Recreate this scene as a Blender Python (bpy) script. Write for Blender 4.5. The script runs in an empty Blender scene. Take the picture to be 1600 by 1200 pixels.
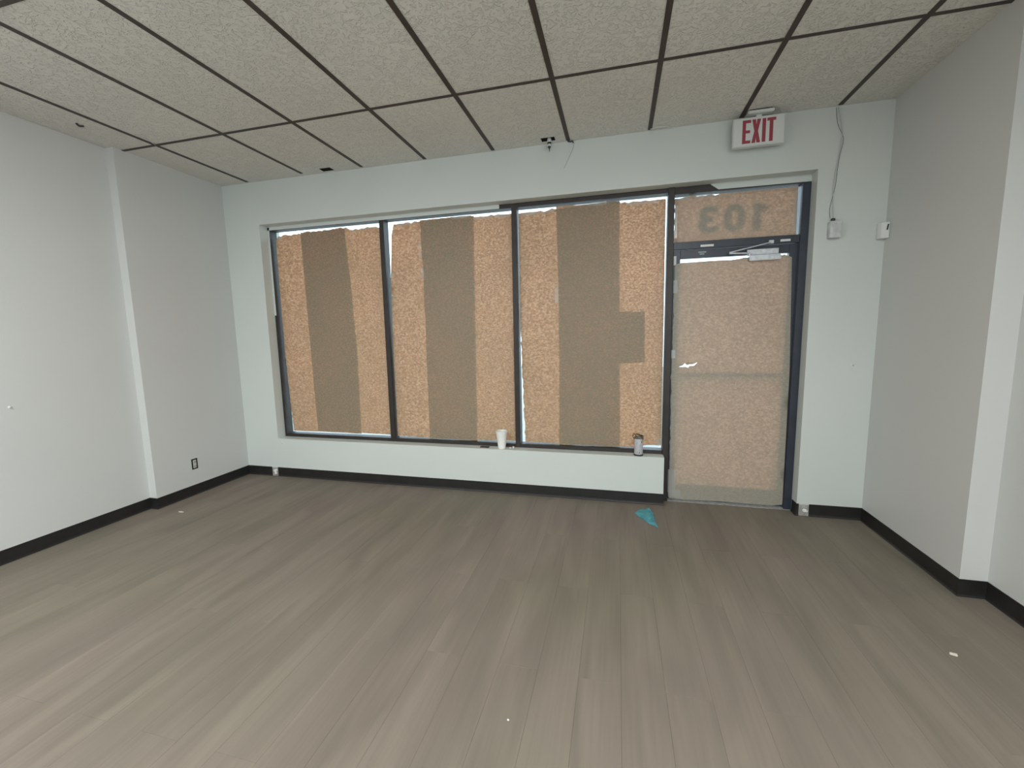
import bpy, bmesh, math, random
from mathutils import Vector, Matrix, noise
from mathutils.geometry import delaunay_2d_cdt
random.seed(7)
S = bpy.context.scene
COL = S.collection

# ------------------------------------------------------------------ camera
cam = bpy.data.cameras.new('camera'); cam.sensor_width = 36.0
cam.lens = 36.0 * 655.455 / 1600.0; cam.clip_start = 0.02
co = bpy.data.objects.new('camera', cam); COL.objects.link(co)
fw = Vector((-0.24350871, 0.96233194, -0.12091623)); rt = Vector((0.96984516, 0.24290564, -0.01993022)); up = Vector((-0.01019175, 0.1221232, 0.99246262))
m = Matrix.Identity(4)
for i in range(3):
    m[i][0] = rt[i]; m[i][1] = up[i]; m[i][2] = -fw[i]; m[i][3] = (3.78962, -3.50676, 1.43177)[i]
co.matrix_world = m
S.camera = co
S.view_settings.view_transform = 'Standard'; S.view_settings.look = 'None'
S.view_settings.gamma = 1; S.view_settings.use_curve_mapping = False
S.view_settings.exposure = 0.05

# ------------------------------------------------------------------ world and lamps
wd = bpy.data.worlds.new('daylight'); S.world = wd; wd.use_nodes = True
bg = wd.node_tree.nodes['Background']
bg.inputs[0].default_value = (0.74, 0.88, 1.0, 1); bg.inputs[1].default_value = 3.2

def area(name, loc, rot, sx, sy, power, color):
    l = bpy.data.lights.new(name, 'AREA'); l.shape = 'RECTANGLE'; l.size = sx; l.size_y = sy
    l.energy = power; l.color = color
    o = bpy.data.objects.new(name, l); COL.objects.link(o); o.location = loc; o.rotation_euler = rot
    return o
CEIL = 2.914
# recessed ceiling troffers farther back in the room, facing down
for (x, y, p) in ((1.28, -3.90, 88), (4.31, -3.90, 86), (1.28, -6.34, 45), (4.31, -6.34, 55)):
    area('ceiling_lamp', (x, y, CEIL - 0.012), (0, 0, 0), 0.56, 1.15, p, (.965, 1.0, .995))
# added soft fill from the unseen rear, lifts the ceiling and walls
area('rear_fill', (2.8, -9.35, 1.35), (math.radians(90), 0, 0), 4.6, 2.1, 50, (0.86, 0.94, 1.0))
# added cool fill behind the camera, brightens the left wall and ceiling
area('side_fill', (5.62, -5.9, 1.25), (math.radians(90), 0, math.radians(90)), 2.4, 1.8, 115, (0.84, 0.94, 1.0))

# ------------------------------------------------------------------ materials
def nt(name):
    mt = bpy.data.materials.new(name); mt.use_nodes = True
    return mt, mt.node_tree, mt.node_tree.nodes['Principled BSDF']
def simple(name, col, rough=0.5, metal=0.0, bump=None, var=None, spec=0.5):
    mt, t, b = nt(name)
    b.inputs['Base Color'].default_value = (*col, 1); b.inputs['Roughness'].default_value = rough
    b.inputs['Metallic'].default_value = metal; b.inputs['Specular IOR Level'].default_value = spec
    tc = t.nodes.new('ShaderNodeTexCoord')
    if bump:
        n = t.nodes.new('ShaderNodeTexNoise'); n.inputs['Scale'].default_value = bump[0]; n.inputs['Detail'].default_value = 3
        bp = t.nodes.new('ShaderNodeBump'); bp.inputs['Strength'].default_value = bump[1]; bp.inputs['Distance'].default_value = bump[2]
        t.links.new(tc.outputs['Object'], n.inputs['Vector']); t.links.new(n.outputs['Fac'], bp.inputs['Height'])
        t.links.new(bp.outputs['Normal'], b.inputs['Normal'])
    if var:
        n = t.nodes.new('ShaderNodeTexNoise'); n.inputs['Scale'].default_value = var[0]; n.inputs['Detail'].default_value = 4
        r = t.nodes.new('ShaderNodeMapRange'); r.inputs[1].default_value = .3; r.inputs[2].default_value = .7
        r.inputs[3].default_value = 1 - var[1]; r.inputs[4].default_value = 1 + var[1]
        mx = t.nodes.new('ShaderNodeVectorMath'); mx.operation = 'SCALE'; mx.inputs[0].default_value = col
        t.links.new(tc.outputs['Object'], n.inputs['Vector']); t.links.new(n.outputs['Fac'], r.inputs[0])
        t.links.new(r.outputs[0], mx.inputs['Scale']); t.links.new(mx.outputs[0], b.inputs['Base Color'])
    return mt

M = {}
M['wall'] = simple('painted_wall', (.59, .625, .60), .42, bump=(140, .10, .004), var=(1.2, .02), spec=.35)
M['wall_side'] = simple('painted_side_wall', (.58, .585, .57), .42, bump=(140, .10, .004), var=(1.0, .02), spec=.35)
M['wall_raw'] = simple('bare_plaster', (.33, .32, .30), .9, bump=(60, .6, .01), var=(30, .3))
M['plaster_white'] = simple('broken_plaster', (.72, .71, .68), .9, bump=(80, .6, .01))
M['bronze'] = simple('dark_bronze_frame', (.022, .017, .015), .5, var=(9, .25))
M['door_metal_glare'] = simple('dark_door_metal_glare_tint', (.026, .032, .048), .38, var=(9, .2))  # blue lens glare mixed into the dark metal colour
M['vinyl'] = simple('black_vinyl_baseboard', (.014, .013, .013), .42, var=(12, .2))
M['runner'] = simple('brown_ceiling_grid', (.045, .034, .030), .5, var=(6, .2))
M['runner_end'] = simple('overpainted_grid_end', (.33, .32, .29), .6)
M['dark'] = simple('dark_void', (.012, .011, .010), .9)
M['white'] = simple('white_plastic', (.64, .66, .64), .4)
M['red'] = simple('red_sign_letters', (.30, .045, .065), .5)
M['silver'] = simple('brushed_aluminium', (.50, .51, .53), .38, .75, var=(40, .15))
M['steel'] = simple('galvanised_steel', (.58, .59, .60), .5, .35, var=(30, .15))
M['foam'] = simple('white_foam', (.86, .86, .82), .75, bump=(400, .3, .001))
M['can_label'] = simple('can_paper_label', (.47, .465, .49), .5, var=(70, .16))
M['can_metal'] = simple('worn_can_metal', (.34, .31, .25), .35, .8, var=(60, .3))
M['teal'] = simple('teal_cloth', (.075, .29, .33), .7, bump=(90, .4, .003), var=(25, .2))
M['black'] = simple('black_rubber', (.02, .02, .02), .5)
M['cable_grey'] = simple('grey_cable', (.46, .47, .46), .55)
M['label_white'] = simple('sticker_white', (.66, .67, .66), .5)
M['sticker_grey'] = simple('sticker_grey', (.30, .33, .38), .5)
M['asphalt'] = simple('concrete_pavement', (.42, .41, .39), .9, var=(3, .1))
M['outlet'] = simple('ivory_outlet', (.50, .50, .45), .4)
M['wood_chip'] = simple('pale_chip', (.70, .66, .55), .8)

def floor_mat():
    mt, t, b = nt('grey_brown_plank')
    tc = t.nodes.new('ShaderNodeTexCoord'); oi = t.nodes.new('ShaderNodeObjectInfo')
    geo = t.nodes.new('ShaderNodeNewGeometry')
    off = t.nodes.new('ShaderNodeVectorMath'); off.operation = 'SCALE'; off.inputs['Scale'].default_value = 37.0
    cb = t.nodes.new('ShaderNodeCombineXYZ')
    for k in range(3): t.links.new(oi.outputs['Random'], cb.inputs[k])
    t.links.new(cb.outputs[0], off.inputs[0])
    # fine grain, individual for each plank
    mp = t.nodes.new('ShaderNodeMapping'); mp.inputs['Scale'].default_value = (70, 2.2, 1)
    add = t.nodes.new('ShaderNodeVectorMath'); add.operation = 'ADD'
    t.links.new(geo.outputs['Position'], add.inputs[0]); t.links.new(off.outputs[0], add.inputs[1])
    t.links.new(add.outputs[0], mp.inputs[0])
    g = t.nodes.new('ShaderNodeTexNoise'); g.inputs['Scale'].default_value = 1.0; g.inputs['Detail'].default_value = 5
    t.links.new(mp.outputs[0], g.inputs['Vector'])
    # broad cloudy streaks along the plank
    mp2 = t.nodes.new('ShaderNodeMapping'); mp2.inputs['Scale'].default_value = (6.5, 1.15, 1)
    add2 = t.nodes.new('ShaderNodeVectorMath'); add2.operation = 'ADD'
    off2 = t.nodes.new('ShaderNodeVectorMath'); off2.operation = 'SCALE'; off2.inputs['Scale'].default_value = 0.10
    t.links.new(cb.outputs[0], off2.inputs[0])
    t.links.new(geo.outputs['Position'], add2.inputs[0]); t.links.new(off2.outputs[0], add2.inputs[1])
    t.links.new(add2.outputs[0], mp2.inputs[0])
    s = t.nodes.new('ShaderNodeTexNoise'); s.inputs['Scale'].default_value = 1.0; s.inputs['Detail'].default_value = 2; s.inputs['Distortion'].default_value = .6
    t.links.new(mp2.outputs[0], s.inputs['Vector'])
    # slow hue drift
    h = t.nodes.new('ShaderNodeTexNoise'); h.inputs['Scale'].default_value = .9; h.inputs['Detail'].default_value = 1
    t.links.new(geo.outputs['Position'], h.inputs['Vector'])
    hr = t.nodes.new('ShaderNodeValToRGB')
    hr.color_ramp.elements[0].position = .35; hr.color_ramp.elements[0].color = (.193, .171, .131, 1)
    hr.color_ramp.elements[1].position = .65; hr.color_ramp.elements[1].color = (.203, .168, .139, 1)
    t.links.new(h.outputs['Fac'], hr.inputs[0])
    def rng(src, lo, hi, a=.3, c=.7):
        r = t.nodes.new('ShaderNodeMapRange'); r.inputs[1].default_value = a; r.inputs[2].default_value = c
        r.inputs[3].default_value = lo; r.inputs[4].default_value = hi; t.links.new(src, r.inputs[0]); return r.outputs[0]
    a = rng(g.outputs['Fac'], .95, 1.05); c = rng(s.outputs['Fac'], .83, 1.08); d = rng(oi.outputs['Random'], .985, 1.015, 0, 1)
    m1 = t.nodes.new('ShaderNodeMath'); m1.operation = 'MULTIPLY'; t.links.new(a, m1.inputs[0]); t.links.new(c, m1.inputs[1])
    m2 = t.nodes.new('ShaderNodeMath'); m2.operation = 'MULTIPLY'; t.links.new(m1.outputs[0], m2.inputs[0]); t.links.new(d, m2.inputs[1])
    sc = t.nodes.new('ShaderNodeVectorMath'); sc.operation = 'SCALE'
    t.links.new(hr.outputs[0], sc.inputs[0]); t.links.new(m2.outputs[0], sc.inputs['Scale'])
    t.links.new(sc.outputs[0], b.inputs['Base Color'])
    b.inputs['Roughness'].default_value = .62; b.inputs['Specular IOR Level'].default_value = .35
    bp = t.nodes.new('ShaderNodeBump'); bp.inputs['Strength'].default_value = .12; bp.inputs['Distance'].default_value = .002
    t.links.new(g.outputs['Fac'], bp.inputs['Height']); t.links.new(bp.outputs[0], b.inputs['Normal'])
    return mt
M['floor'] = floor_mat()

def tile_mat():
    mt, t, b = nt('fissured_ceiling_tile')
    tc = t.nodes.new('ShaderNodeTexCoord'); geo = t.nodes.new('ShaderNodeNewGeometry')
    n1 = t.nodes.new('ShaderNodeTexNoise'); n1.inputs['Scale'].default_value = 34; n1.inputs['Detail'].default_value = 4; n1.inputs['Distortion'].default_value = 1.6
    n2 = t.nodes.new('ShaderNodeTexNoise'); n2.inputs['Scale'].default_value = 230; n2.inputs['Detail'].default_value = 2
    t.links.new(geo.outputs['Position'], n1.inputs['Vector']); t.links.new(geo.outputs['Position'], n2.inputs['Vector'])
    r = t.nodes.new('ShaderNodeMapRange'); r.inputs[1].default_value = .36; r.inputs[2].default_value = .50; r.inputs[3].default_value = 0; r.inputs[4].default_value = 1
    t.links.new(n1.outputs['Fac'], r.inputs[0])
    ad = t.nodes.new('ShaderNodeMath'); ad.operation = 'MULTIPLY_ADD'; ad.inputs[1].default_value = .35
    t.links.new(n2.outputs['Fac'], ad.inputs[0]); t.links.new(r.outputs[0], ad.inputs[2])
    bp = t.nodes.new('ShaderNodeBump'); bp.inputs['Strength'].default_value = .8; bp.inputs['Distance'].default_value = .006
    t.links.new(ad.outputs[0], bp.inputs['Height']); t.links.new(bp.outputs[0], b.inputs['Normal'])
    v = t.nodes.new('ShaderNodeTexNoise'); v.inputs['Scale'].default_value = 1.3
    t.links.new(geo.outputs['Position'], v.inputs['Vector'])
    rr = t.nodes.new('ShaderNodeMapRange'); rr.inputs[1].default_value = .3; rr.inputs[2].default_value = .7; rr.inputs[3].default_value = .96; rr.inputs[4].default_value = 1.04
    t.links.new(v.outputs['Fac'], rr.inputs[0])
    sc = t.nodes.new('ShaderNodeVectorMath'); sc.operation = 'SCALE'; sc.inputs[0].default_value = (.73, .715, .665)
    t.links.new(rr.outputs[0], sc.inputs['Scale']); t.links.new(sc.outputs[0], b.inputs['Base Color'])
    b.inputs['Roughness'].default_value = .9; b.inputs['Specular IOR Level'].default_value = .2
    return mt
M['tile'] = tile_mat()

def paper_mat(name='brown_kraft_paper', fac=.30, dif=(.32, .292, .207)):
    mt, t, b = nt(name)
    t.nodes.remove(b); out = t.nodes['Material Output']
    geo = t.nodes.new('ShaderNodeNewGeometry')
    d = t.nodes.new('ShaderNodeBsdfDiffuse'); tr = t.nodes.new('ShaderNodeBsdfTranslucent'); mx = t.nodes.new('ShaderNodeMixShader')
    mp = t.nodes.new('ShaderNodeMapping'); mp.inputs['Scale'].default_value = (1, 1, 1.5); t.links.new(geo.outputs['Position'], mp.inputs[0])
    n = t.nodes.new('ShaderNodeTexNoise'); n.inputs['Scale'].default_value = 56; n.inputs['Detail'].default_value = 3; n.inputs['Roughness'].default_value = .7
    t.links.new(mp.outputs[0], n.inputs['Vector'])
    cr = t.nodes.new('ShaderNodeValToRGB'); e = cr.color_ramp.elements
    e[0].position = .36; e[0].color = (.24, .070, .024, 1)
    e[1].position = .66; e[1].color = (.92, .50, .29, 1)
    k = e.new(.5); k.color = (.58, .185, .072, 1)
    t.links.new(n.outputs['Fac'], cr.inputs[0])
    n2 = t.nodes.new('ShaderNodeTexNoise'); n2.inputs['Scale'].default_value = 2.2; n2.inputs['Detail'].default_value = 2
    t.links.new(geo.outputs['Position'], n2.inputs['Vector'])
    r = t.nodes.new('ShaderNodeMapRange'); r.inputs[1].default_value = .3; r.inputs[2].default_value = .7; r.inputs[3].default_value = .88; r.inputs[4].default_value = 1.12
    t.links.new(n2.outputs['Fac'], r.inputs[0])
    sc = t.nodes.new('ShaderNodeVectorMath'); sc.operation = 'SCALE'; t.links.new(cr.outputs[0], sc.inputs[0]); t.links.new(r.outputs[0], sc.inputs['Scale'])
    t.links.new(sc.outputs[0], tr.inputs[0])
    d.inputs[0].default_value = (*dif, 1)
    mx.inputs[0].default_value = fac
    t.links.new(d.outputs[0], mx.inputs[1]); t.links.new(tr.outputs[0], mx.inputs[2])
    gl = t.nodes.new('ShaderNodeBsdfGlossy'); gl.inputs['Roughness'].default_value = .45
    m2 = t.nodes.new('ShaderNodeMixShader'); m2.inputs[0].default_value = .03
    t.links.new(mx.outputs[0], m2.inputs[1]); t.links.new(gl.outputs[0], m2.inputs[2])
    t.links.new(m2.outputs[0], out.inputs[0])
    return mt
M['paper'] = paper_mat()
M['paper_door'] = paper_mat('pale_kraft_paper', .165, (.36, .333, .275))

def glass_mat():
    mt, t, b = nt('clear_glass'); t.nodes.remove(b); out = t.nodes['Material Output']
    a = t.nodes.new('ShaderNodeBsdfTransparent'); a.inputs[0].default_value = (.93, .97, .97, 1)
    g = t.nodes.new('ShaderNodeBsdfGlossy'); g.inputs['Roughness'].default_value = .02
    mx = t.nodes.new('ShaderNodeMixShader'); mx.inputs[0].default_value = .05
    t.links.new(a.outputs[0], mx.inputs[1]); t.links.new(g.outputs[0], mx.inputs[2]); t.links.new(mx.outputs[0], out.inputs[0])
    return mt
M['glass'] = glass_mat()
def tape_mat():
    mt, t, b = nt('clear_tape'); t.nodes.remove(b); out = t.nodes['Material Output']
    a = t.nodes.new('ShaderNodeBsdfTransparent')
    g = t.nodes.new('ShaderNodeBsdfGlossy'); g.inputs['Roughness'].default_value = .2
    d = t.nodes.new('ShaderNodeBsdfTranslucent'); d.inputs[0].default_value = (.85, .9, .92, 1)
    dd = t.nodes.new('ShaderNodeBsdfDiffuse'); dd.inputs[0].default_value = (.8, .82, .8, 1)
    m0 = t.nodes.new('ShaderNodeMixShader'); m0.inputs[0].default_value = .5
    m1 = t.nodes.new('ShaderNodeMixShader'); m1.inputs[0].default_value = .42
    m2 = t.nodes.new('ShaderNodeMixShader'); m2.inputs[0].default_value = .07
    t.links.new(d.outputs[0], m0.inputs[1]); t.links.new(dd.outputs[0], m0.inputs[2])
    t.links.new(a.outputs[0], m1.inputs[1]); t.links.new(m0.outputs[0], m1.inputs[2])
    t.links.new(m1.outputs[0], m2.inputs[1]); t.links.new(g.outputs[0], m2.inputs[2]); t.links.new(m2.outputs[0], out.inputs[0])
    return mt
M['tape'] = tape_mat()

# ------------------------------------------------------------------ helpers
def tag(o, label=None, cat=None, group=None, kind=None):
    if label: o['label'] = label
    if cat: o['category'] = cat
    if group: o['group'] = group
    if kind: o['kind'] = kind
    return o
def empty(name, loc=(0, 0, 0)):
    o = bpy.data.objects.new(name, None); COL.objects.link(o); o.location = loc; o.empty_display_size = .05
    return o
def link(name, me, mats, parent=None, loc=None):
    for mt in (mats if isinstance(mats, (list, tuple)) else [mats]): me.materials.append(mt)
    o = bpy.data.objects.new(name, me); COL.objects.link(o)
    if loc: o.location = loc
    if parent:
        o.parent = parent
        if parent.type == 'EMPTY' and not loc:
            o.matrix_parent_inverse = Matrix.Translation(-parent.location)
    return o
def finish(bm, name, mats, parent=None, smooth=False, bevel=0, seg=1):
    if bevel:
        bmesh.ops.bevel(bm, geom=bm.edges[:], offset=bevel, segments=seg, affect='EDGES', clamp_overlap=True)
    bmesh.ops.recalc_face_normals(bm, faces=bm.faces[:])
    me = bpy.data.meshes.new(name); bm.to_mesh(me); bm.free()
    if smooth:
        for p in me.polygons: p.use_smooth = True
        me.set_sharp_from_angle(angle=math.radians(35))
    return link(name, me, mats, parent)
def abox(bm, x0, x1, y0, y1, z0, z1, mi=0):
    v = [bm.verts.new((x, y, z)) for x in (x0, x1) for y in (y0, y1) for z in (z0, z1)]
    for f in ((0, 1, 3, 2), (4, 6, 7, 5), (0, 4, 5, 1), (2, 3, 7, 6), (0, 2, 6, 4), (1, 5, 7, 3)):
        bm.faces.new([v[i] for i in f]).material_index = mi
def box(name, b, mat, parent=None, bevel=0, seg=1):
    bm = bmesh.new(); abox(bm, *b); return finish(bm, name, mat, parent, bevel=bevel, seg=seg, smooth=seg > 1)
def boxes(name, bs, mat, parent=None, bevel=0):
    bm = bmesh.new()
    for b in bs: abox(bm, *b)
    return finish(bm, name, mat, parent, bevel=bevel)
def obox(bm, c, half, R):      # oriented box
    v = []
    for sx in (-1, 1):
        for sy in (-1, 1):
            for sz in (-1, 1):
                v.append(bm.verts.new(Vector(c) + R @ Vector((sx * half[0], sy * half[1], sz * half[2]))))
    for f in ((0, 1, 3, 2), (4, 6, 7, 5), (0, 4, 5, 1), (2, 3, 7, 6), (0, 2, 6, 4), (1, 5, 7, 3)):
        bm.faces.new([v[i] for i in f])
def bar(name, a, b, w, h, mat, parent=None, bevel=.001):
    a, b = Vector(a), Vector(b); d = (b - a); L = d.length; d.normalize()
    up_ = Vector((0, 1, 0)) if abs(d.y) < .9 else Vector((1, 0, 0))
    s = d.cross(up_).normalized(); u = s.cross(d)
    R = Matrix((d, s, u)).transposed()
    bm = bmesh.new(); obox(bm, (a + b) / 2, (L / 2, w / 2, h / 2), R)
    return finish(bm, name, mat, parent, bevel=bevel)
def lathe(name, prof, c, mat, parent=None, n=28, axis='z'):
    bm = bmesh.new(); rings = []
    for (r, z) in prof:
        rg = []
        for k in range(n):
            a = 2 * math.pi * k / n
            p = (c[0] + r * math.cos(a), c[1] + r * math.sin(a), c[2] + z) if axis == 'z' else \
                (c[0] + r * math.cos(a), c[1] + z, c[2] + r * math.sin(a)) if axis == 'y' else \
                (c[0] + z, c[1] + r * math.cos(a), c[2] + r * math.sin(a))
            rg.append(bm.verts.new(p))
        rings.append(rg)
    for i in range(len(rings) - 1):
        for k in range(n):
            bm.faces.new((rings[i][k], rings[i][(k + 1) % n], rings[i + 1][(k + 1) % n], rings[i + 1][k]))
    bm.faces.new(rings[0]); bm.faces.new(rings[-1])
    return finish(bm, name, mat, parent, smooth=True)
def tube(name, pts, r, mat, parent=None, n=8):
    P = [Vector(p) for p in pts]
    # catmull-rom smoothing
    Q = []
    for i in range(len(P) - 1):
        p0 = P[max(i - 1, 0)]; p1 = P[i]; p2 = P[i + 1]; p3 = P[min(i + 2, len(P) - 1)]
        for k in range(6):
            t = k / 6
            Q.append(.5 * ((2 * p1) + (p2 - p0) * t + (2 * p0 - 5 * p1 + 4 * p2 - p3) * t * t + (3 * p1 - p0 - 3 * p2 + p3) * t ** 3))
    Q.append(P[-1])
    bm = bmesh.new(); rings = []; s = None
    for i, q in enumerate(Q):
        d = (Q[min(i + 1, len(Q) - 1)] - Q[max(i - 1, 0)]).normalized()
        if s is None: s = d.orthogonal().normalized()
        s = (s - d * s.dot(d)).normalized(); u = d.cross(s)
        rings.append([bm.verts.new(q + r * (math.cos(2 * math.pi * k / n) * s + math.sin(2 * math.pi * k / n) * u)) for k in range(n)])
    for i in range(len(rings) - 1):
        for k in range(n):
            bm.faces.new((rings[i][k], rings[i][(k + 1) % n], rings[i + 1][(k + 1) % n], rings[i + 1][k]))
    bm.faces.new(rings[0]); bm.faces.new(rings[-1])
    return finish(bm, name, mat, parent, smooth=True)
def lump(name, c, r, mat, parent=None, seed=0, sub=2):   # small irregular crumb
    bm = bmesh.new(); bmesh.ops.create_icosphere(bm, subdivisions=sub, radius=1)
    for v in bm.verts:
        k = 1 + .45 * noise.noise(v.co * 1.7 + Vector((seed, 0, 0)))
        v.co = Vector((c[0] + v.co.x * r[0] * k, c[1] + v.co.y * r[1] * k, c[2] + v.co.z * r[2] * k))
    return finish(bm, name, mat, parent)

# ------------------------------------------------------------------ setting: walls
XR = 5.555; XL = 0.0; JOG = -.922; XLN = -.08; XRN = 5.675; YB = -9.6
OX0, OX1, OZ0, OZ1 = .405, 5.130, .400, 2.520     # opening of the shop front
SX = 4.165                                        # end of the low wall under the windows
front = boxes('wall_front', [(-.3, OX0, 0, .25, -.05, 3.1), (OX0, SX, 0, .25, -.05, OZ0),
                             (OX0, OX1, 0, .25, OZ1, 3.1), (OX1, 5.95, 0, .25, -.05, 3.1)], M['wall'])
tag(front, 'pale grey painted front wall around the papered shop windows', 'wall', kind='structure')
wl = boxes('wall_left', [(-.3, XL, JOG, 0, -.05, 3.1), (-.3, XLN, YB, JOG, -.05, 3.1)], M['wall_side'])
tag(wl, 'pale grey left side wall with a shallow step', 'wall', kind='structure')
wr = boxes('wall_right', [(XR, 5.95, JOG, 0, -.05, 3.1), (XRN, 5.95, YB, JOG, -.05, 3.1)], M['wall_side'])
tag(wr, 'pale grey right side wall with a shallow step', 'wall', kind='structure')
wb = boxes('wall_back', [(-.3, 5.95, YB - .2, YB, -.05, 3.1)], M['wall_side'])
tag(wb, 'plain back wall behind the camera', 'wall', kind='structure')

# ------------------------------------------------------------------ floor
fl = boxes('floor', [(-.3, 5.95, -5.2, .25, -.10, -.008), (-.3, 5.95, YB, -5.2, -.10, 0)], M['floor'])
tag(fl, 'grey brown wood look plank floor', 'floor', kind='structure')
PW = .172; PL = 1.215
k = -23
while True:
    x0 = 3.817 + PW * k; x1 = x0 + PW
    if x0 > XRN: break
    odd = (k % 2 == 0)
    j = -1.29 if odd else -1.905
    ys = sorted({j + PL * i for i in range(-4, 3)})
    for a, b in zip(ys[:-1], ys[1:]):
        a2 = max(a, -5.2)
        # the planks end at the walls; beside the steps they follow the deeper part of the wall
        top = .12 if (x1 > SX and x0 < OX1) else 0.0
        b2 = min(b, top)
        if b2 - a2 < .02: continue
        xa, xb = max(x0, XLN), min(x1, XRN)
        if xb - xa < .01: continue
        bm = bmesh.new(); g = .0002
        lift = random.uniform(0, .0004)
        abox(bm, xa + g, xb - g, a2 + g, b2 - g, -.006, lift)
        te = [e for e in bm.edges if all(v.co.z > -.001 for v in e.verts)]
        bmesh.ops.bevel(bm, geom=te, offset=.0004, segments=1, affect='EDGES')
        finish(bm, 'floor_plank', M['floor'], fl)
    k += 1

# ------------------------------------------------------------------ ceiling
GX = [.340, .978, 1.580, 2.184, 2.787, 3.398, 4.005, 4.622, 5.229]
CY = [-.853 - 1.2192 * i for i in range(8)]
ce = boxes('ceiling', [(-.3, 5.95, YB, .25, 3.06, 3.1)], M['dark'])
tag(ce, 'suspended tile ceiling on a dark brown grid', 'ceiling', kind='structure')
xs = [XLN] + GX + [XRN]
rows = [(-.853, 0.0)] + [(CY[i + 1], CY[i]) for i in range(7)]
HOLES = [(1.192, 1.305, -.100, -.030), (3.196, 3.302, -.112, -.045)]
for ri, (ya, yb) in enumerate(rows):
    for xa, xb in zip(xs[:-1], xs[1:]):
        if ri >= 1 or True:
            a, b = xa + .004, xb - .004; c, d = ya + .004, yb - (.004 if ri else 0.0)
            zt = CEIL + random.uniform(0, .0012)
            hs = [h for h in HOLES if a < h[0] and h[1] < b and c < h[2] and h[3] < d]
            bm = bmesh.new()
            if hs:
                h = hs[0]
                abox(bm, a, h[0], c, d, zt, zt + .016); abox(bm, h[1], b, c, d, zt, zt + .016)
                abox(bm, h[0], h[1], c, h[2], zt, zt + .016); abox(bm, h[0], h[1], h[3], d, zt, zt + .016)
                finish(bm, 'ceiling_tile', M['tile'], ce)
            else:
                abox(bm, a, b, c, d, zt, zt + .016); finish(bm, 'ceiling_tile', M['tile'], ce, bevel=.0015)
for h in HOLES:
    box('cut_out_shade', (h[0] - .004, h[1] + .004, h[2] - .004, h[3] + .004, CEIL + .0175, CEIL + .0185), M['dark'], ce)  # dark sheets paint in the shade inside the ceiling cut-outs
    boxes('cut_out_edge_shade', [(h[0], h[0] + .001, h[2], h[3], CEIL + .002, CEIL + .0174), (h[0] + .001, h[1], h[3] - .001, h[3], CEIL + .002, CEIL + .0174)], M['dark'], ce)
def runner(b, end=None):
    bm = bmesh.new(); abox(bm, *b)
    x0, x1, y0, y1, z0, z1 = b
    if x1 - x0 < y1 - y0: abox(bm, (x0 + x1) / 2 - .001, (x0 + x1) / 2 + .001, y0, y1, z1, z1 + .035)
    else: abox(bm, x0, x1, (y0 + y1) / 2 - .001, (y0 + y1) / 2 + .001, z1, z1 + .035)
    if end: abox(bm, x0, x1, y1, end, z0, z1, 1)
    finish(bm, 'grid_runner', [M['runner'], M['runner_end']], ce)
HW = .0150
for gx in GX:
    dk = {.978: -.055, .340: -.03, 1.58: -.03}.get(gx, -.02)
    runner((gx - HW, gx + HW, YB, dk, CEIL - .0022, CEIL - .0002), end=0.0)
for cy in CY:
    for xa, xb in zip(xs[:-1], xs[1:]):
        runner((xa + (HW if xa > 0 else .0), xb - (HW if xb < XRN else .1), cy - .0125, cy + .0125, CEIL - .0019, CEIL - .0002))

# ------------------------------------------------------------------ baseboards (vinyl cove base)
PROF = [(0, .0935), (.0028, .0925), (.0032, .018), (.0045, .008), (.008, .003), (.012, .0005), (0, .0005)]
def cove(name, path, label):    # path runs with the room on its right-hand side reversed: offset along left normal
    P = [Vector(p) for p in path]; bm = bmesh.new(); rings = []
    for i, p in enumerate(P):
        def nrm(a, b):
            d = (b - a).normalized(); return Vector((d.y, -d.x))
        if i == 0: n = nrm(P[0], P[1])
        elif i == len(P) - 1: n = nrm(P[-2], P[-1])
        else:
            n1 = nrm(P[i - 1], P[i]); n2 = nrm(P[i], P[i + 1]); n = (n1 + n2); n /= max(n.dot(n1), .3)
        rings.append([bm.verts.new((p.x + n.x * o, p.y + n.y * o, z)) for (o, z) in PROF])
    for i in range(len(rings) - 1):
        for k in range(len(PROF)):
            k2 = (k + 1) % len(PROF)
            bm.faces.new((rings[i][k], rings[i + 1][k], rings[i + 1][k2], rings[i][k2]))
    bm.faces.new(rings[0]); bm.faces.new(rings[-1][::-1])
    o = finish(bm, name, M['vinyl']); tag(o, label, 'baseboard', kind='structure'); return o
cove('baseboard_left', [(XLN, -5.2), (XLN, JOG), (XL, JOG), (XL, 0), (.300, 0)], 'black vinyl baseboard along the left wall and round the corner')
cove('baseboard_front', [(.372, 0), (SX + .004, 0)], 'black vinyl baseboard below the papered windows')
cove('baseboard_door', [(OX1, .085), (OX1, 0), (OX1 + .014, 0)], 'short black vinyl baseboard wrapping the door reveal corner')
cove('baseboard_right', [(5.212, 0), (XR, 0), (XR, JOG), (XRN, JOG), (XRN, -5.2)], 'black vinyl baseboard right of the door and along the right wall')
def patch_strip(name, x0, x1, label):
    # bare wall strip in a gap between baseboard lengths, with broken plaster lumps
    e = empty(name, ((x0 + x1) / 2, 0, 0))
    box('backing', (x0, x1, -.0012, 0, 0, .088), M['wall_raw'], e)
    w = x1 - x0
    for i in range(4):
        lump('plaster_lump', (x0 + w * random.uniform(.3, .85), -.006, random.uniform(.012, .07)), (w * .22, .006, .010), M['plaster_white'], e, seed=i * 3.1 + x0)
    tag(e, label, 'wall patch'); return e
patch_strip('broken_plaster_patch', .300, .372, 'patch of bare broken plaster between two baseboard lengths at the left corner')
patch_strip('broken_plaster_patch', 5.146, 5.212, 'patch of bare broken plaster between baseboard lengths beside the door')

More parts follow.
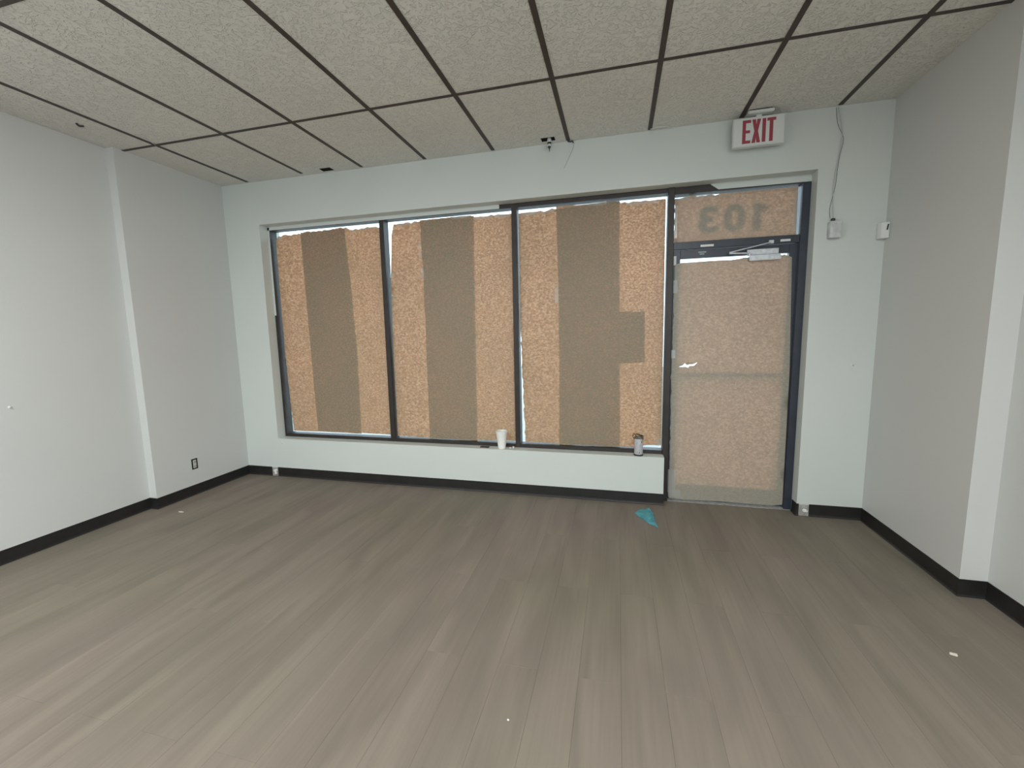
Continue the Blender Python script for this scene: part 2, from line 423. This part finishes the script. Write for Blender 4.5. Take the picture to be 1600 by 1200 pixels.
# ------------------------------------------------------------------ shop front frames
FY0, FY1, GY = .100, .190, .156
HZ = 2.485          # underside of the header
def glass(name, x0, x1, z0, z1, parent, y=GY):
    return box(name, (x0, x1, y, y + .005, z0, z1), M['glass'], parent)
def win(i, x0, x1, label):
    w = empty('window_%d' % i, ((x0 + x1) / 2, FY0, OZ0)); tag(w, label, 'window', kind='structure'); return w
w1 = win(1, .42, 1.64, 'leftmost tall shop window, glazed and papered over')
w2 = win(2, 1.685, 2.9, 'middle tall shop window, glazed and papered over')
w3 = win(3, 2.945, 4.158, 'tall shop window next to the door, papered over')
w4 = win(4, 4.2, 5.07, 'transom window above the door with reversed number 103')
# window 1: painted jamb and header
box('jamb', (.405, .4255, FY0, FY1, OZ0, HZ), M['bronze'], w1)
jp = box('painted_trim', (.405, .4235, FY0 - .003, FY0, 1.655, HZ + .03), M['wall'], w1); jp['label'] = 'wall-coloured painted upper part of the jamb'
box('header', (.405, 1.640, FY0, FY1, HZ, OZ1), M['bronze'], w1)
hp = box('painted_trim', (.405, 2.795, FY0 - .003, FY0, HZ + .002, OZ1), M['wall'], w1); hp['label'] = 'wall-coloured painted header strip'
box('sill_rail', (.4255, 1.640, FY0, FY1, OZ0, .432), M['bronze'], w1, bevel=.0015)
box('mullion', (1.640, 1.685, FY0, FY1, OZ0, OZ1), M['bronze'], w1, bevel=.002)
glass('glass_pane', .4255, 1.640, .432, HZ, w1)
box('header', (1.685, 2.900, FY0, FY1, HZ, OZ1), M['bronze'], w2)
box('sill_rail', (1.685, 2.900, FY0, FY1, OZ0, .432), M['bronze'], w2, bevel=.0015)
box('mullion', (2.900, 2.945, FY0, FY1, OZ0, OZ1), M['bronze'], w2, bevel=.002)
glass('glass_pane', 1.685, 2.900, .432, HZ, w2)
box('header', (2.945, 4.158, FY0, FY1, HZ, OZ1), M['bronze'], w3)
box('sill_rail', (2.945, 4.158, FY0, FY1, OZ0, .432), M['bronze'], w3, bevel=.0015)
glass('glass_pane', 2.945, 4.158, .432, HZ, w3)
# door frame
d1 = empty('door_1', (4.64, FY0, 0)); tag(d1, 'dark metal framed glass entrance door, papered over', 'door', kind='structure')
box('jamb', (4.158, 4.206, FY0 - .012, FY1, 0, OZ1), M['bronze'], d1, bevel=.002)
box('jamb', (5.078, 5.130, FY0 - .006, FY1, 0, 2.468), M['door_metal_glare'], d1, bevel=.002)
box('transom_bar', (4.206, 5.078, FY0, FY1, 2.052, 2.108), M['door_metal_glare'], d1, bevel=.002)
box('header', (4.206, 5.130, FY0, FY1, 2.468, OZ1), M['bronze'], w4)
# mitred end of the unpainted header, the rest painted
bm = bmesh.new()
v = [bm.verts.new(p) for p in ((4.455, FY0 - .003, OZ1), (5.130, FY0 - .003, OZ1), (5.130, FY0 - .003, 2.472), (4.515, FY0 - .003, 2.476),
                               (4.455, FY0, OZ1), (5.130, FY0, OZ1), (5.130, FY0, 2.472), (4.515, FY0, 2.476))]
for f in ((0, 1, 2, 3), (7, 6, 5, 4), (0, 4, 5, 1), (1, 5, 6, 2), (2, 6, 7, 3), (3, 7, 4, 0)): bm.faces.new([v[q] for q in f])
o = finish(bm, 'painted_trim', M['wall'], w4); o['label'] = 'wall-coloured painted header strip'
glass('glass_pane', 4.206, 5.078, 2.108, 2.468, w4)
# door leaf
DY0, DY1 = .122, .166
box('stile', (4.210, 4.262, DY0, DY1, .012, 2.048), M['door_metal_glare'], d1, bevel=.002)
box('stile', (5.022, 5.074, DY0, DY1, .012, 2.048), M['door_metal_glare'], d1, bevel=.002)
box('top_rail', (4.262, 5.022, DY0, DY1, 1.985, 2.048), M['door_metal_glare'], d1, bevel=.002)
box('bottom_rail', (4.262, 5.022, DY0, DY1, .012, .150), M['door_metal_glare'], d1, bevel=.002)
box('middle_rail', (4.262, 5.022, DY0 + .006, DY1, 1.055, 1.085), M['door_metal_glare'], d1, bevel=.002)
glass('glass_pane', 4.262, 5.022, .150, 1.985, d1, y=.146)
th = box('threshold', (4.165, 5.130, .09, .25, -.006, .002), M['wall_raw'], d1, bevel=.002)
# closer
cb = box('closer_body', (4.742, 4.955, .068, DY0, 1.934, 1.972), M['silver'], d1, bevel=.005, seg=2); cb['label'] = 'silver door closer body'
box('closer_plate', (4.735, 4.950, .1145, DY0, 1.982, 2.024), M['silver'], d1, bevel=.002)
lathe('closer_knob', [(.013, 0), (.013, .012), (.006, .014)], (4.745, .085, 1.972), M['silver'], d1, n=16)
bar('closer_arm', (4.745, .075, 1.990), (4.600, .060, 1.995), .012, .006, M['silver'], d1)
bar('closer_arm', (4.600, .060, 2.000), (4.888, .085, 2.062), .009, .006, M['silver'], d1)
box('arm_bracket', (4.872, 4.906, .084, FY0, 2.052, 2.078), M['silver'], d1, bevel=.002)
st = box('sticker', (4.403, 4.497, FY0 - .001, FY0, 2.062, 2.078), M['label_white'], d1); st['label'] = 'small pale sticker'
box('sticker', (4.392, 4.450, DY0 - .001, DY0, 2.022, 2.032), M['sticker_grey'], d1)
box('sticker', (4.402, 4.436, DY0 - .001, DY0, 2.008, 2.017), M['sticker_grey'], d1)
box('sticker', (4.952, 5.018, FY0 - .001, FY0, 2.064, 2.080), M['label_white'], d1)
box('sticker', (4.213, 4.232, DY0 - .001, DY0, 1.938, 2.008), M['label_white'], d1)
# reversed house number on the outside of the transom glass
def text_mesh(s, size, bold):
    cu = bpy.data.curves.new('t', 'FONT'); cu.body = s; cu.size = size; cu.offset = bold; cu.extrude = .0008
    o = bpy.data.objects.new('t', cu); COL.objects.link(o)
    dg = bpy.context.evaluated_depsgraph_get(); me = bpy.data.meshes.new_from_object(o.evaluated_get(dg))
    bpy.data.objects.remove(o); return me
for ch, xc, wdt in (('3', 4.462, .145), ('0', 4.645, .155)):
    me = text_mesh(ch, .25, .010)
    xs_ = [v.co.x for v in me.vertices]; ys_ = [v.co.y for v in me.vertices]
    cx = (min(xs_) + max(xs_)) / 2; sxk = wdt / (max(xs_) - min(xs_)); y0 = min(ys_); syk = .205 / (max(ys_) - y0)
    for v in me.vertices:
        x, y, z = v.co; v.co = (xc - (x - cx) * sxk, GY + .007 + z, 2.172 + (y - y0) * syk)
    me.flip_normals()
    o = link('number_digit', me, M['black'], w4); o['label'] = 'black vinyl digit %s read in reverse from inside' % ch

bm = bmesh.new()
q = [(4.775, 2.168), (4.832, 2.168), (4.832, 2.322), (4.872, 2.310), (4.872, 2.342), (4.838, 2.352), (4.826, 2.372), (4.775, 2.372)]
f_ = [bm.verts.new((x, GY + .0064, z)) for x, z in q]; b_ = [bm.verts.new((x, GY + .0078, z)) for x, z in q]
bm.faces.new(f_); bm.faces.new(b_[::-1])
for i in range(len(q)): bm.faces.new((f_[i], b_[i], b_[(i + 1) % len(q)], f_[(i + 1) % len(q)]))
o = finish(bm, 'number_digit', M['black'], w4); o['label'] = 'black vinyl digit 1 read in reverse from inside'
# ------------------------------------------------------------------ papers
def jag(a, b, amp, step, rnd):
    n = max(1, int(math.dist(a, b) / step)); out = []
    for i in range(n):
        t = i / n; x = a[0] + (b[0] - a[0]) * t; z = a[1] + (b[1] - a[1]) * t
        if i:
            L = math.dist(a, b); nx, nz = (b[1] - a[1]) / L, -(b[0] - a[0]) / L
            k = rnd.gauss(0, amp); x += nx * k; z += nz * k
        out.append((x, z))
    return out
def sheet(name, outline, amps, y, wav, mat, seed, holes=(), grid=.05, parent=None, flare=0):
    rnd = random.Random(seed); pts = []
    n = len(outline)
    for i in range(n):
        am = amps[i]
        pts += jag(outline[i], outline[(i + 1) % n], am, .030 if am > .002 else .08, rnd)
    nb = len(pts); faces_in = [list(range(nb))]
    verts = [Vector(p) for p in pts]; edges = [(i, (i + 1) % nb) for i in range(nb)]
    hl = []
    for h in holes:
        s = len(verts); verts += [Vector(p) for p in h]; k = len(h)
        edges += [(s + i, s + (i + 1) % k) for i in range(k)]; hl.append(h)
    xs = [p[0] for p in pts]; zs = [p[1] for p in pts]
    x = min(xs) + grid / 2
    while x < max(xs):
        z = min(zs) + grid / 2
        while z < max(zs):
            verts.append(Vector((x + rnd.uniform(-.2, .2) * grid, z + rnd.uniform(-.2, .2) * grid))); z += grid * 1.3
        x += grid
    V, E_, F, *_ = delaunay_2d_cdt(verts, edges, [], 0, 1e-6)
    def inside(p, poly):
        c = False; j = len(poly) - 1
        for i in range(len(poly)):
            a, b = poly[i], poly[j]
            if (a[1] > p[1]) != (b[1] > p[1]) and p[0] < (b[0] - a[0]) * (p[1] - a[1]) / (b[1] - a[1]) + a[0]: c = not c
            j = i
        return c
    keep = []
    for f in F:
        cx = sum(V[i].x for i in f) / len(f); cz = sum(V[i].y for i in f) / len(f)
        if inside((cx, cz), pts) and not any(inside((cx, cz), h) for h in hl): keep.append(f)
    me = bpy.data.meshes.new(name)
    co_ = []
    for p in V:
        w = noise.noise(Vector((p.x * 3.1, seed, p.y * 1.1))) * wav + noise.noise(Vector((p.x * 11, seed + 5, p.y * 7))) * wav * .35
        co_.append((p.x, y + max(-wav, min(wav, w)), p.y))
    me.from_pydata(co_, [], keep); me.update()
    used = {i for f in keep for i in f}
    bm = bmesh.new(); bm.from_mesh(me); bm.verts.ensure_lookup_table()
    bmesh.ops.delete(bm, geom=[v for v in bm.verts if not v.link_faces], context='VERTS')
    for f in bm.faces:
        if f.normal.y > 0: f.normal_flip()
        f.smooth = True
    bm.to_mesh(me); bm.free()
    return link(name, me, mat, parent)
J = .0035
def paper(outline, amps, y, wav, seed, label, holes=(), cat='paper sheet', grp=None):
    o = sheet('paper_sheet', outline, amps, y, wav, M['paper_door' if seed in (8, 9) else 'paper'], seed, holes)
    tag(o, label, cat, group=grp); return o
# window 1 (outlines are (x, z) on the glass plane, counter-clockwise from lower left)
pA = paper([(.470, .452), (1.283, .448), (1.296, 1.294), (1.272, 1.972), (1.240, 2.452), (.480, 2.440), (.446, 2.40), (.440, 1.60), (.447, 1.0)],
           [J*.5, 0, 0, 0, J*1.4, J, 0, J*.6, J*.7], .1515, .0012, 1, 'brown paper sheet on the left part of the leftmost window, behind its neighbour')
pB = paper([(.778, .462), (1.640, .452), (1.640, 2.448), (1.30, 2.440), (1.26, 2.464), (.744, 2.454), (.767, .771)],
           [J*.4, 0, J*1.2, 0, J*1.0, 0, 0], .1470, .0012, 2, 'brown paper sheet on the right part of the leftmost window, overlapping its neighbour')
pC = paper([(1.690, .445), (2.518, .432), (2.528, 1.118), (2.546, 2.465), (1.760, 2.452), (1.735, 2.36), (1.703, 1.95), (1.690, 1.2)],
           [J*.6, 0, 0, J, 0, 0, 0, 0], .1515, .0012, 3, 'brown paper sheet on the left part of the middle window, behind its neighbour')
pD = paper([(2.035, .434), (2.900, .446), (2.897, 2.452), (2.545, 2.452), (2.520, 2.468), (2.030, 2.466), (2.042, 1.934), (2.037, 1.117)],
           [J*.4, 0, J, 0, J*.6, J, J*.5, 0], .1470, .0012, 4, 'brown paper sheet on the right part of the middle window, overlapping its neighbour')
pE = paper([(2.980, .440), (3.818, .434), (3.801, 1.626), (3.792, 2.474), (3.30, 2.455), (2.953, 2.448), (2.951, 1.55)],
           [J*.5, 0, 0, 0, J*1.2, 0, J*.8], .1515, .0012, 5, 'brown paper sheet on the left part of the window beside the door, behind its neighbour')
pF = paper([(3.291, .432), (3.93, .438), (4.04, .462), (4.153, .464), (4.151, 1.40), (4.146, 2.455), (3.80, 2.455), (3.79, 2.472), (3.277, 2.474), (3.294, 1.778), (3.296, 1.163)],
           [J*.4, 0, 0, 0, 0, J, 0, J*.5, 0, J*.4, 0], .1470, .0012, 6, 'brown paper sheet on the right part of the window beside the door, overlapping its neighbour')
pG = paper([(3.803, 1.158), (4.008, 1.167), (4.003, 1.583), (3.800, 1.592)], [0, 0, 0, 0], .1492, .0004, 7,
           'small rectangular brown paper patch at mid height of the window beside the door', cat='paper patch')
# transom and door
pT = paper([(4.214, 2.114), (5.070, 2.112), (5.066, 2.458), (4.60, 2.458), (4.214, 2.452)], [J*.3, 0, 0, J*1.2, J*.8], .1500, .0012, 8,
           'brown paper sheet over the transom window above the door')
TEAR = [(4.272, 1.131), (4.300, 1.141), (4.318, 1.160), (4.334, 1.152), (4.352, 1.151), (4.375, 1.150), (4.412, 1.168), (4.386, 1.140), (4.352, 1.138), (4.342, 1.122), (4.322, 1.132), (4.300, 1.131)]
pH = paper([(4.222, .018), (4.34, .012), (4.60, .020), (5.00, .016), (5.074, .030), (5.070, 1.10), (5.040, 1.95), (4.99, 1.972), (4.60, 1.955), (4.262, 1.952), (4.222, 1.94), (4.216, 1.14)],
           [J*.3, J*.3, J*.3, J*.3, 0, 0, 0, J, J*.4, 0, .0022, .0022], .1175, .0022, 9,
           'large brown paper sheet covering the glass entrance door, torn at its left edge', holes=[TEAR])
fl2 = sheet('torn_flap', [(4.318, 1.158), (4.330, 1.146), (4.352, 1.150), (4.345, 1.172)], [0]*4, .112, .003, M['paper'], 11, grid=.02, parent=pH)
# clear tape pieces stuck on the edges of the sheets
def tapes(parent, items, y):
    for i, (x, z, w, h) in enumerate(items):
        sheet('tape_strip', [(x, z), (x + w, z + .003), (x + w - .002, z + h), (x - .001, z + h - .002)], [0.0016, .001, .0016, .001], y - .0016, .0015, M['tape'], 50 + i + int(x * 10), grid=.015, parent=parent)
tapes(pA, [(.462, 2.398, .055, .075), (.60, 2.438, .10, .035)], .150)
tapes(pB, [(1.30, 2.425, .12, .05), (1.44, 2.43, .17, .045)], .1455)
tapes(pC, [(1.80, 2.432, .20, .04), (1.700, 1.97, .03, .04)], .150)
tapes(pD, [(2.006, 2.13, .022, .15), (2.020, 1.95, .032, .09), (2.56, 2.425, .16, .05), (2.74, 2.425, .14, .05), (2.36, 2.448, .14, .03)], .1455)
tapes(pE, [(2.975, 2.425, .15, .05), (3.14, 2.43, .12, .045)], .150)
tapes(pF, [(3.262, 1.68, .030, .13), (3.85, 2.43, .25, .045), (3.55, 2.45, .14, .03), (4.115, .455, .03, .07)], .1455)
tapes(pT, [(4.216, 2.15, .02, .25), (4.22, 2.43, .10, .03), (4.36, 2.438, .14, .025), (5.045, 2.14, .02, .30)], .1485)
tapes(pH, [(4.210, .07, .062, .20), (4.214, 1.72, .03, .10), (4.212, 1.20, .03, .07), (4.215, .03, .10, .06)], .115)

# ------------------------------------------------------------------ outside
pv = boxes('pavement', [(-12, 18, .25, 14, -.15, -.02)], M['asphalt']); tag(pv, 'pale concrete pavement outside the shop front', 'pavement', kind='structure')

# ------------------------------------------------------------------ exit sign
sg = empty('exit_sign', (4.716, -.08, 2.686)); tag(sg, 'white EXIT sign with red letters hanging from the ceiling above the door', 'sign')
sx0, sz0, sy = 4.556, 2.686, -.100
box('housing', (sx0, sx0 + .320, sy, sy + .042, sz0, sz0 + .188), M['white'], sg, bevel=.003, seg=2)
lip = box('face_rim', (sx0 + .006, sx0 + .314, sy - .002, sy, sz0 + .008, sz0 + .180), M['white'], sg, bevel=.0008)
box('canopy', (4.640, 4.802, -.128, -.030, 2.888, 2.907), M['white'], sg, bevel=.004, seg=2)
box('canopy_gap', (4.652, 4.790, -.120, -.038, 2.907, CEIL - .0004), M['dark'], sg)
box('stem', (4.700, 4.735, -.090, -.066, sz0 + .186, 2.890), M['white'], sg)
def letter(ch, polys):
    bm = bmesh.new()
    for q in polys:
        f_ = [bm.verts.new((sx0 + u, sy - .0035, sz0 + w)) for u, w in q]; b_ = [bm.verts.new((sx0 + u, sy - .0015, sz0 + w)) for u, w in q]
        bm.faces.new(f_); bm.faces.new(b_[::-1])
        for i in range(len(q)):
            j = (i + 1) % len(q); bm.faces.new((f_[i], b_[i], b_[j], f_[j]))
    o = finish(bm, 'letter', M['red'], sg); o['label'] = 'red letter %s' % ch
R4 = lambda a, b, c, d: [(a, c), (b, c), (b, d), (a, d)]
zb, zt = .018, .170; st_ = .021
letter('E', [R4(.058, .079, zb, zt), R4(.079, .110, zb, zb + .019), R4(.079, .106, .085, .103), R4(.079, .110, zt - .019, zt)])
zm = (zb + zt) / 2
letter('X', [[(.117, zb), (.140, zb), (.144, zb + .020 + .016), (.148, zb), (.171, zb), (.1555, zm), (.171, zt), (.148, zt), (.144, zt - .036), (.140, zt), (.117, zt), (.1325, zm)]])
letter('I', [R4(.181, .203, zb, zt)])
letter('T', [R4(.226, .248, zb, zt - .019), R4(.210, .264, zt - .019, zt)])

# ------------------------------------------------------------------ wall boxes
bx = empty('junction_box', (5.243, 0, 2.042)); tag(bx, 'grey metal electrical box on the wall right of the door', 'electrical box')
box('box_body', (5.208, 5.278, -.040, 0, 2.042, 2.157), M['steel'], bx, bevel=.003, seg=2)
box('cover_plate', (5.210, 5.277, -.044, -.040, 2.044, 2.155), M['steel'], bx, bevel=.001)
for z in (2.062, 2.137): lathe('screw', [(.004, 0), (.004, -.0015), (.002, -.0022)], (5.243, -.044, z), M['cable_grey'], bx, n=10, axis='y')
lathe('cable_connector', [(.011, 0), (.013, .004), (.013, .016), (.009, .020)], (5.232, -.020, 2.157), M['black'], bx, n=14)
cb_ = tube('loose_cable', [(5.225, -.006, 2.905), (5.252, -.014, 2.75), (5.251, -.016, 2.664), (5.238, -.012, 2.55), (5.228, -.010, 2.46), (5.224, -.012, 2.36), (5.230, -.016, 2.24), (5.232, -.020, 2.178)], .0024, M['cable_grey'])
tag(cb_, 'thin grey cable dropping from the ceiling to the metal box', 'cable')
cb2 = tube('loose_wire', [(5.212, -.005, 2.905), (5.226, -.006, 2.80), (5.266, -.006, 2.70), (5.252, -.006, 2.60), (5.243, -.005, 2.50), (5.238, -.004, 2.40), (5.214, -.005, 2.25), (5.219, -.008, 2.182)], .0011, M['black'])
tag(cb2, 'thin dark wire hanging beside the grey cable above the metal box', 'wire')

ms = empty('motion_sensor', (5.530, 0, 2.0)); tag(ms, 'white motion sensor mounted in the corner right of the door', 'sensor')
bm = bmesh.new(); pr = [(-.052, 0), (-.050, -.016), (-.040, -.034), (-.022, -.046), (-.004, -.050), (0, -.050), (0, 0)]
lo = [bm.verts.new((XR - .001 + a, b - .001, 2.018)) for a, b in pr]; hi = [bm.verts.new((XR - .001 + a, b - .001, 2.122)) for a, b in pr]
bm.faces.new(lo[::-1]); bm.faces.new(hi)
for i in range(len(pr)): bm.faces.new((lo[i], lo[(i + 1) % len(pr)], hi[(i + 1) % len(pr)], hi[i]))
finish(bm, 'sensor_body', M['white'], ms, bevel=.003, seg=2)
bar('lens_slot', (XR - .016, -.052, 2.070), (XR - .010, -.052, 2.108), .008, .003, M['black'], ms)
def anchor(loc, nrm, mat, label):
    e = empty('wall_anchor', loc); tag(e, label, 'screw', group='screw anchors left in the walls')
    ax = 'y' if nrm == 'y' else 'x'; s = -1 if nrm == 'y' else 1
    lathe('anchor_flange', [(.010, 0), (.010, s * .002), (.006, s * .004)], loc, M['label_white'], e, n=14, axis=ax)
    lathe('screw_tip', [(.0045, s * .003), (.0045, s * .010), (.001, s * .014)], loc, mat, e, n=10, axis=ax)
anchor((5.425, 0, 1.156), 'y', M['steel'], 'small screw anchor in the wall right of the door')
anchor((.455, 0, .352), 'y', M['steel'], 'small screw anchor just below the left end of the window sill')
anchor((XLN, -1.675, 1.012), 'x', M['steel'], 'small white screw anchor in the left side wall')

ot = empty('wall_outlet', (XL, -.572, .287)); tag(ot, 'uncovered electrical outlet low on the left wall', 'outlet')
boxes('box_rim', [(XL, XL + .0015, -.600, -.594, .238, .336), (XL, XL + .0015, -.550, -.544, .238, .336), (XL, XL + .0015, -.594, -.550, .330, .336), (XL, XL + .0015, -.594, -.550, .238, .244)], M['dark'], ot)
box('recess_shade', (XL, XL + .0008, -.594, -.550, .244, .330), M['dark'], ot)  # dark plate painted as the shade inside the open box
box('receptacle', (XL + .0008, XL + .006, -.588, -.558, .250, .324), M['outlet'], ot, bevel=.002)
for z in (.266, .304):
    for y in (-.579, -.567): box('slot', (XL + .006, XL + .0066, y - .002, y + .002, z - .007, z + .007), M['dark'], ot)

# ------------------------------------------------------------------ ceiling oddments
sp = empty('ceiling_stub', (3.258, -.070, CEIL)); tag(sp, 'small black and white fitting hanging from a cut-out in the ceiling', 'fitting')
lathe('socket', [(.014, .010), (.017, -.004), (.017, -.016), (.013, -.020)], (3.258, -.070, CEIL), M['white'], sp, n=16)
lathe('black_band', [(.015, -.020), (.016, -.022), (.016, -.031), (.014, -.033)], (3.258, -.070, CEIL), M['black'], sp, n=16)
lathe('collar', [(.014, -.033), (.015, -.036), (.015, -.046), (.012, -.049)], (3.258, -.070, CEIL), M['white'], sp, n=16)
lathe('spike', [(.012, -.049), (.011, -.056), (.004, -.066), (.0015, -.088)], (3.258, -.070, CEIL), M['black'], sp, n=12)
def ct(name, pts, r, mat, label, cat='wire'):
    o = tube(name, pts, r, mat); tag(o, label, cat); return o
ct('ceiling_wire', [(3.394, -.006, 2.908), (3.440, -.010, 2.897), (3.436, -.006, 2.861), (3.404, -.004, 2.795), (3.363, -.003, 2.718)], .0016, M['cable_grey'], 'thin grey wire curling down the wall above the window beside the door')
ct('wire_end', [(3.395, -.012, 2.912), (3.415, -.014, 2.903), (3.432, -.014, 2.907), (3.437, -.012, 2.893)], .0045, M['black'], 'short black wire end poking out where ceiling meets front wall')
ct('curved_wire', [(4.010, -.040, 2.908), (4.060, -.075, 2.900), (4.110, -.066, 2.900), (4.168, -.020, 2.907)], .0030, M['white'], 'short curved white wire lying along the ceiling edge above the door window')
ct('wire_loop', [(.398, -1.020, 2.910), (.424, -.992, 2.900), (.402, -.945, 2.898), (.350, -.862, 2.909)], .0016, M['cable_grey'], 'thin wire loop hanging at the left ceiling grid crossing')
ct('wire_scrap', [(.188, -1.255, 2.911), (.178, -1.235, 2.905), (.200, -1.222, 2.906)], .006, M['runner'], 'small dark scrap stuck to the ceiling near the left wall', 'scrap')

# ------------------------------------------------------------------ things on the sill
cup = empty('foam_cup', (2.785, .050, OZ0)); tag(cup, 'white foam cup standing on the window sill', 'cup')
lathe('cup_body', [(.030, 0), (.033, .002), (.0515, .152), (.0535, .156), (.0535, .161), (.0500, .161), (.0485, .150), (.031, .008)], (2.785, .046, OZ0), M['foam'], cup, n=36)
can = empty('opened_can', (3.966, .040, OZ0)); tag(can, 'opened tall can with grey label standing at the right end of the sill', 'can')
cc = (3.966, .042, OZ0)
lathe('can_body', [(.033, 0), (.036, .002), (.036, .010), (.0345, .012), (.0345, .146), (.0362, .149), (.0362, .156), (.033, .157), (.033, .020)], cc, M['can_metal'], can, n=32)
lathe('paper_label', [(.0349, .014), (.0352, .015), (.0352, .142), (.0349, .143)], cc, M['can_label'], can, n=32)
lathe('base_rim', [(.0365, .0), (.0372, .002), (.0372, .009), (.036, .011)], cc, M['black'], can, n=32)
bm = bmesh.new(); R = Matrix.Rotation(math.radians(-24), 3, 'X') @ Matrix.Rotation(math.radians(14), 3, 'Y')
bmesh.ops.create_cone(bm, cap_ends=True, segments=28, radius1=.034, radius2=.033, depth=.003)
for v in bm.verts: v.co = R @ v.co + Vector((cc[0] + .006, cc[1] + .004, cc[2] + .172))
finish(bm, 'bent_lid', M['can_metal'], can, smooth=True)
tube('wire_handle', [(cc[0] - .034, cc[1] - .006, cc[2] + .138), (cc[0] - .046, cc[1] - .010, cc[2] + .158), (cc[0] - .043, cc[1] - .010, cc[2] + .180), (cc[0] - .030, cc[1] - .008, cc[2] + .176), (cc[0] - .020, cc[1] - .010, cc[2] + .166)], .0032, M['runner'], can)
tube('wire_handle', [(cc[0] + .022, cc[1] - .030, cc[2] + .112), (cc[0] + .026, cc[1] - .034, cc[2] + .130), (cc[0] + .036, cc[1] - .018, cc[2] + .148), (cc[0] + .036, cc[1] - .004, cc[2] + .166)], .0030, M['can_metal'], can)
lump('printed_dot', (cc[0] + .006, cc[1] - .0352, cc[2] + .030), (.003, .0006, .005), M['dark'], can, seed=4, sub=1)
o = box('dark_clip', (2.580, 2.662, .030, .068, OZ0, OZ0 + .007), M['runner'], bevel=.002); tag(o, 'small flat dark clip lying on the sill left of the foam cup', 'clip')
o = lump('sill_crumb', (2.862, .048, OZ0 + .006), (.010, .008, .006), M['wood_chip'], seed=9); tag(o, 'flat pale crumb touching the foot of the foam cup on the sill', 'crumb', group='crumbs beside the foam cup')
o = lump('sill_crumb', (2.886, .070, OZ0 + .008), (.009, .008, .008), M['plaster_white'], seed=19); tag(o, 'white crumb farther from the foam cup, against the window frame', 'crumb', group='crumbs beside the foam cup')

# ------------------------------------------------------------------ things on the floor
def cloth():
    out = [(3.934, -.222), (3.955, -.170), (3.986, -.137), (4.022, -.134), (4.046, -.148), (4.074, -.190), (4.076, -.245), (4.074, -.300), (4.080, -.370), (4.090, -.440), (4.060, -.400), (4.030, -.385), (4.010, -.350), (3.965, -.280)]
    nb = len(out); verts = [Vector(p) for p in out]; edges = [(i, (i + 1) % nb) for i in range(nb)]
    rnd = random.Random(3)
    for _ in range(90): verts.append(Vector((rnd.uniform(3.935, 4.085), rnd.uniform(-.43, -.14))))
    V, E_, F, *_ = delaunay_2d_cdt(verts, edges, [list(range(nb))], 1, 1e-6)
    bm = bmesh.new(); vs = []
    for i, p in enumerate(V):
        dmin = min((Vector((p.x, p.y)) - Vector(q)).length for q in out) if i >= nb else 0
        ridge = .020 * math.exp(-((p.x - 4.040) / .010) ** 2) * (1 if p.y > -.33 else .4)
        h = .006 + min(dmin, .03) * .35 + (ridge if i >= nb or p.y > -.2 else ridge * .5) + .006 * noise.noise(Vector((p.x * 30, p.y * 22, 2)))
        vs.append(bm.verts.new((p.x, p.y, max(h, .004))))
    for f in F: bm.faces.new([vs[i] for i in f])
    r = bmesh.ops.extrude_face_region(bm, geom=bm.faces[:])
    for v in [g for g in r['geom'] if isinstance(g, bmesh.types.BMVert)]: v.co.z = .0012
    o = finish(bm, 'teal_cloth', M['teal'], smooth=True); tag(o, 'crumpled teal cloth lying on the floor in front of the window wall', 'cloth')
cloth()
o = lump('floor_chip', (.262, -.935, .0025), (.030, .008, .002), M['label_white'], seed=3); tag(o, 'pale sliver on the floor near the left wall step', 'chip')
o = lump('floor_chip', (5.224, -1.422, .0025), (.014, .012, .002), M['wood_chip'], seed=5); tag(o, 'pale chip on the floor near the right wall', 'chip')
o = lump('floor_chip', (3.408, -2.16, .0025), (.004, .004, .002), M['label_white'], seed=7); tag(o, 'tiny white speck on the floor closest to the viewer', 'chip')
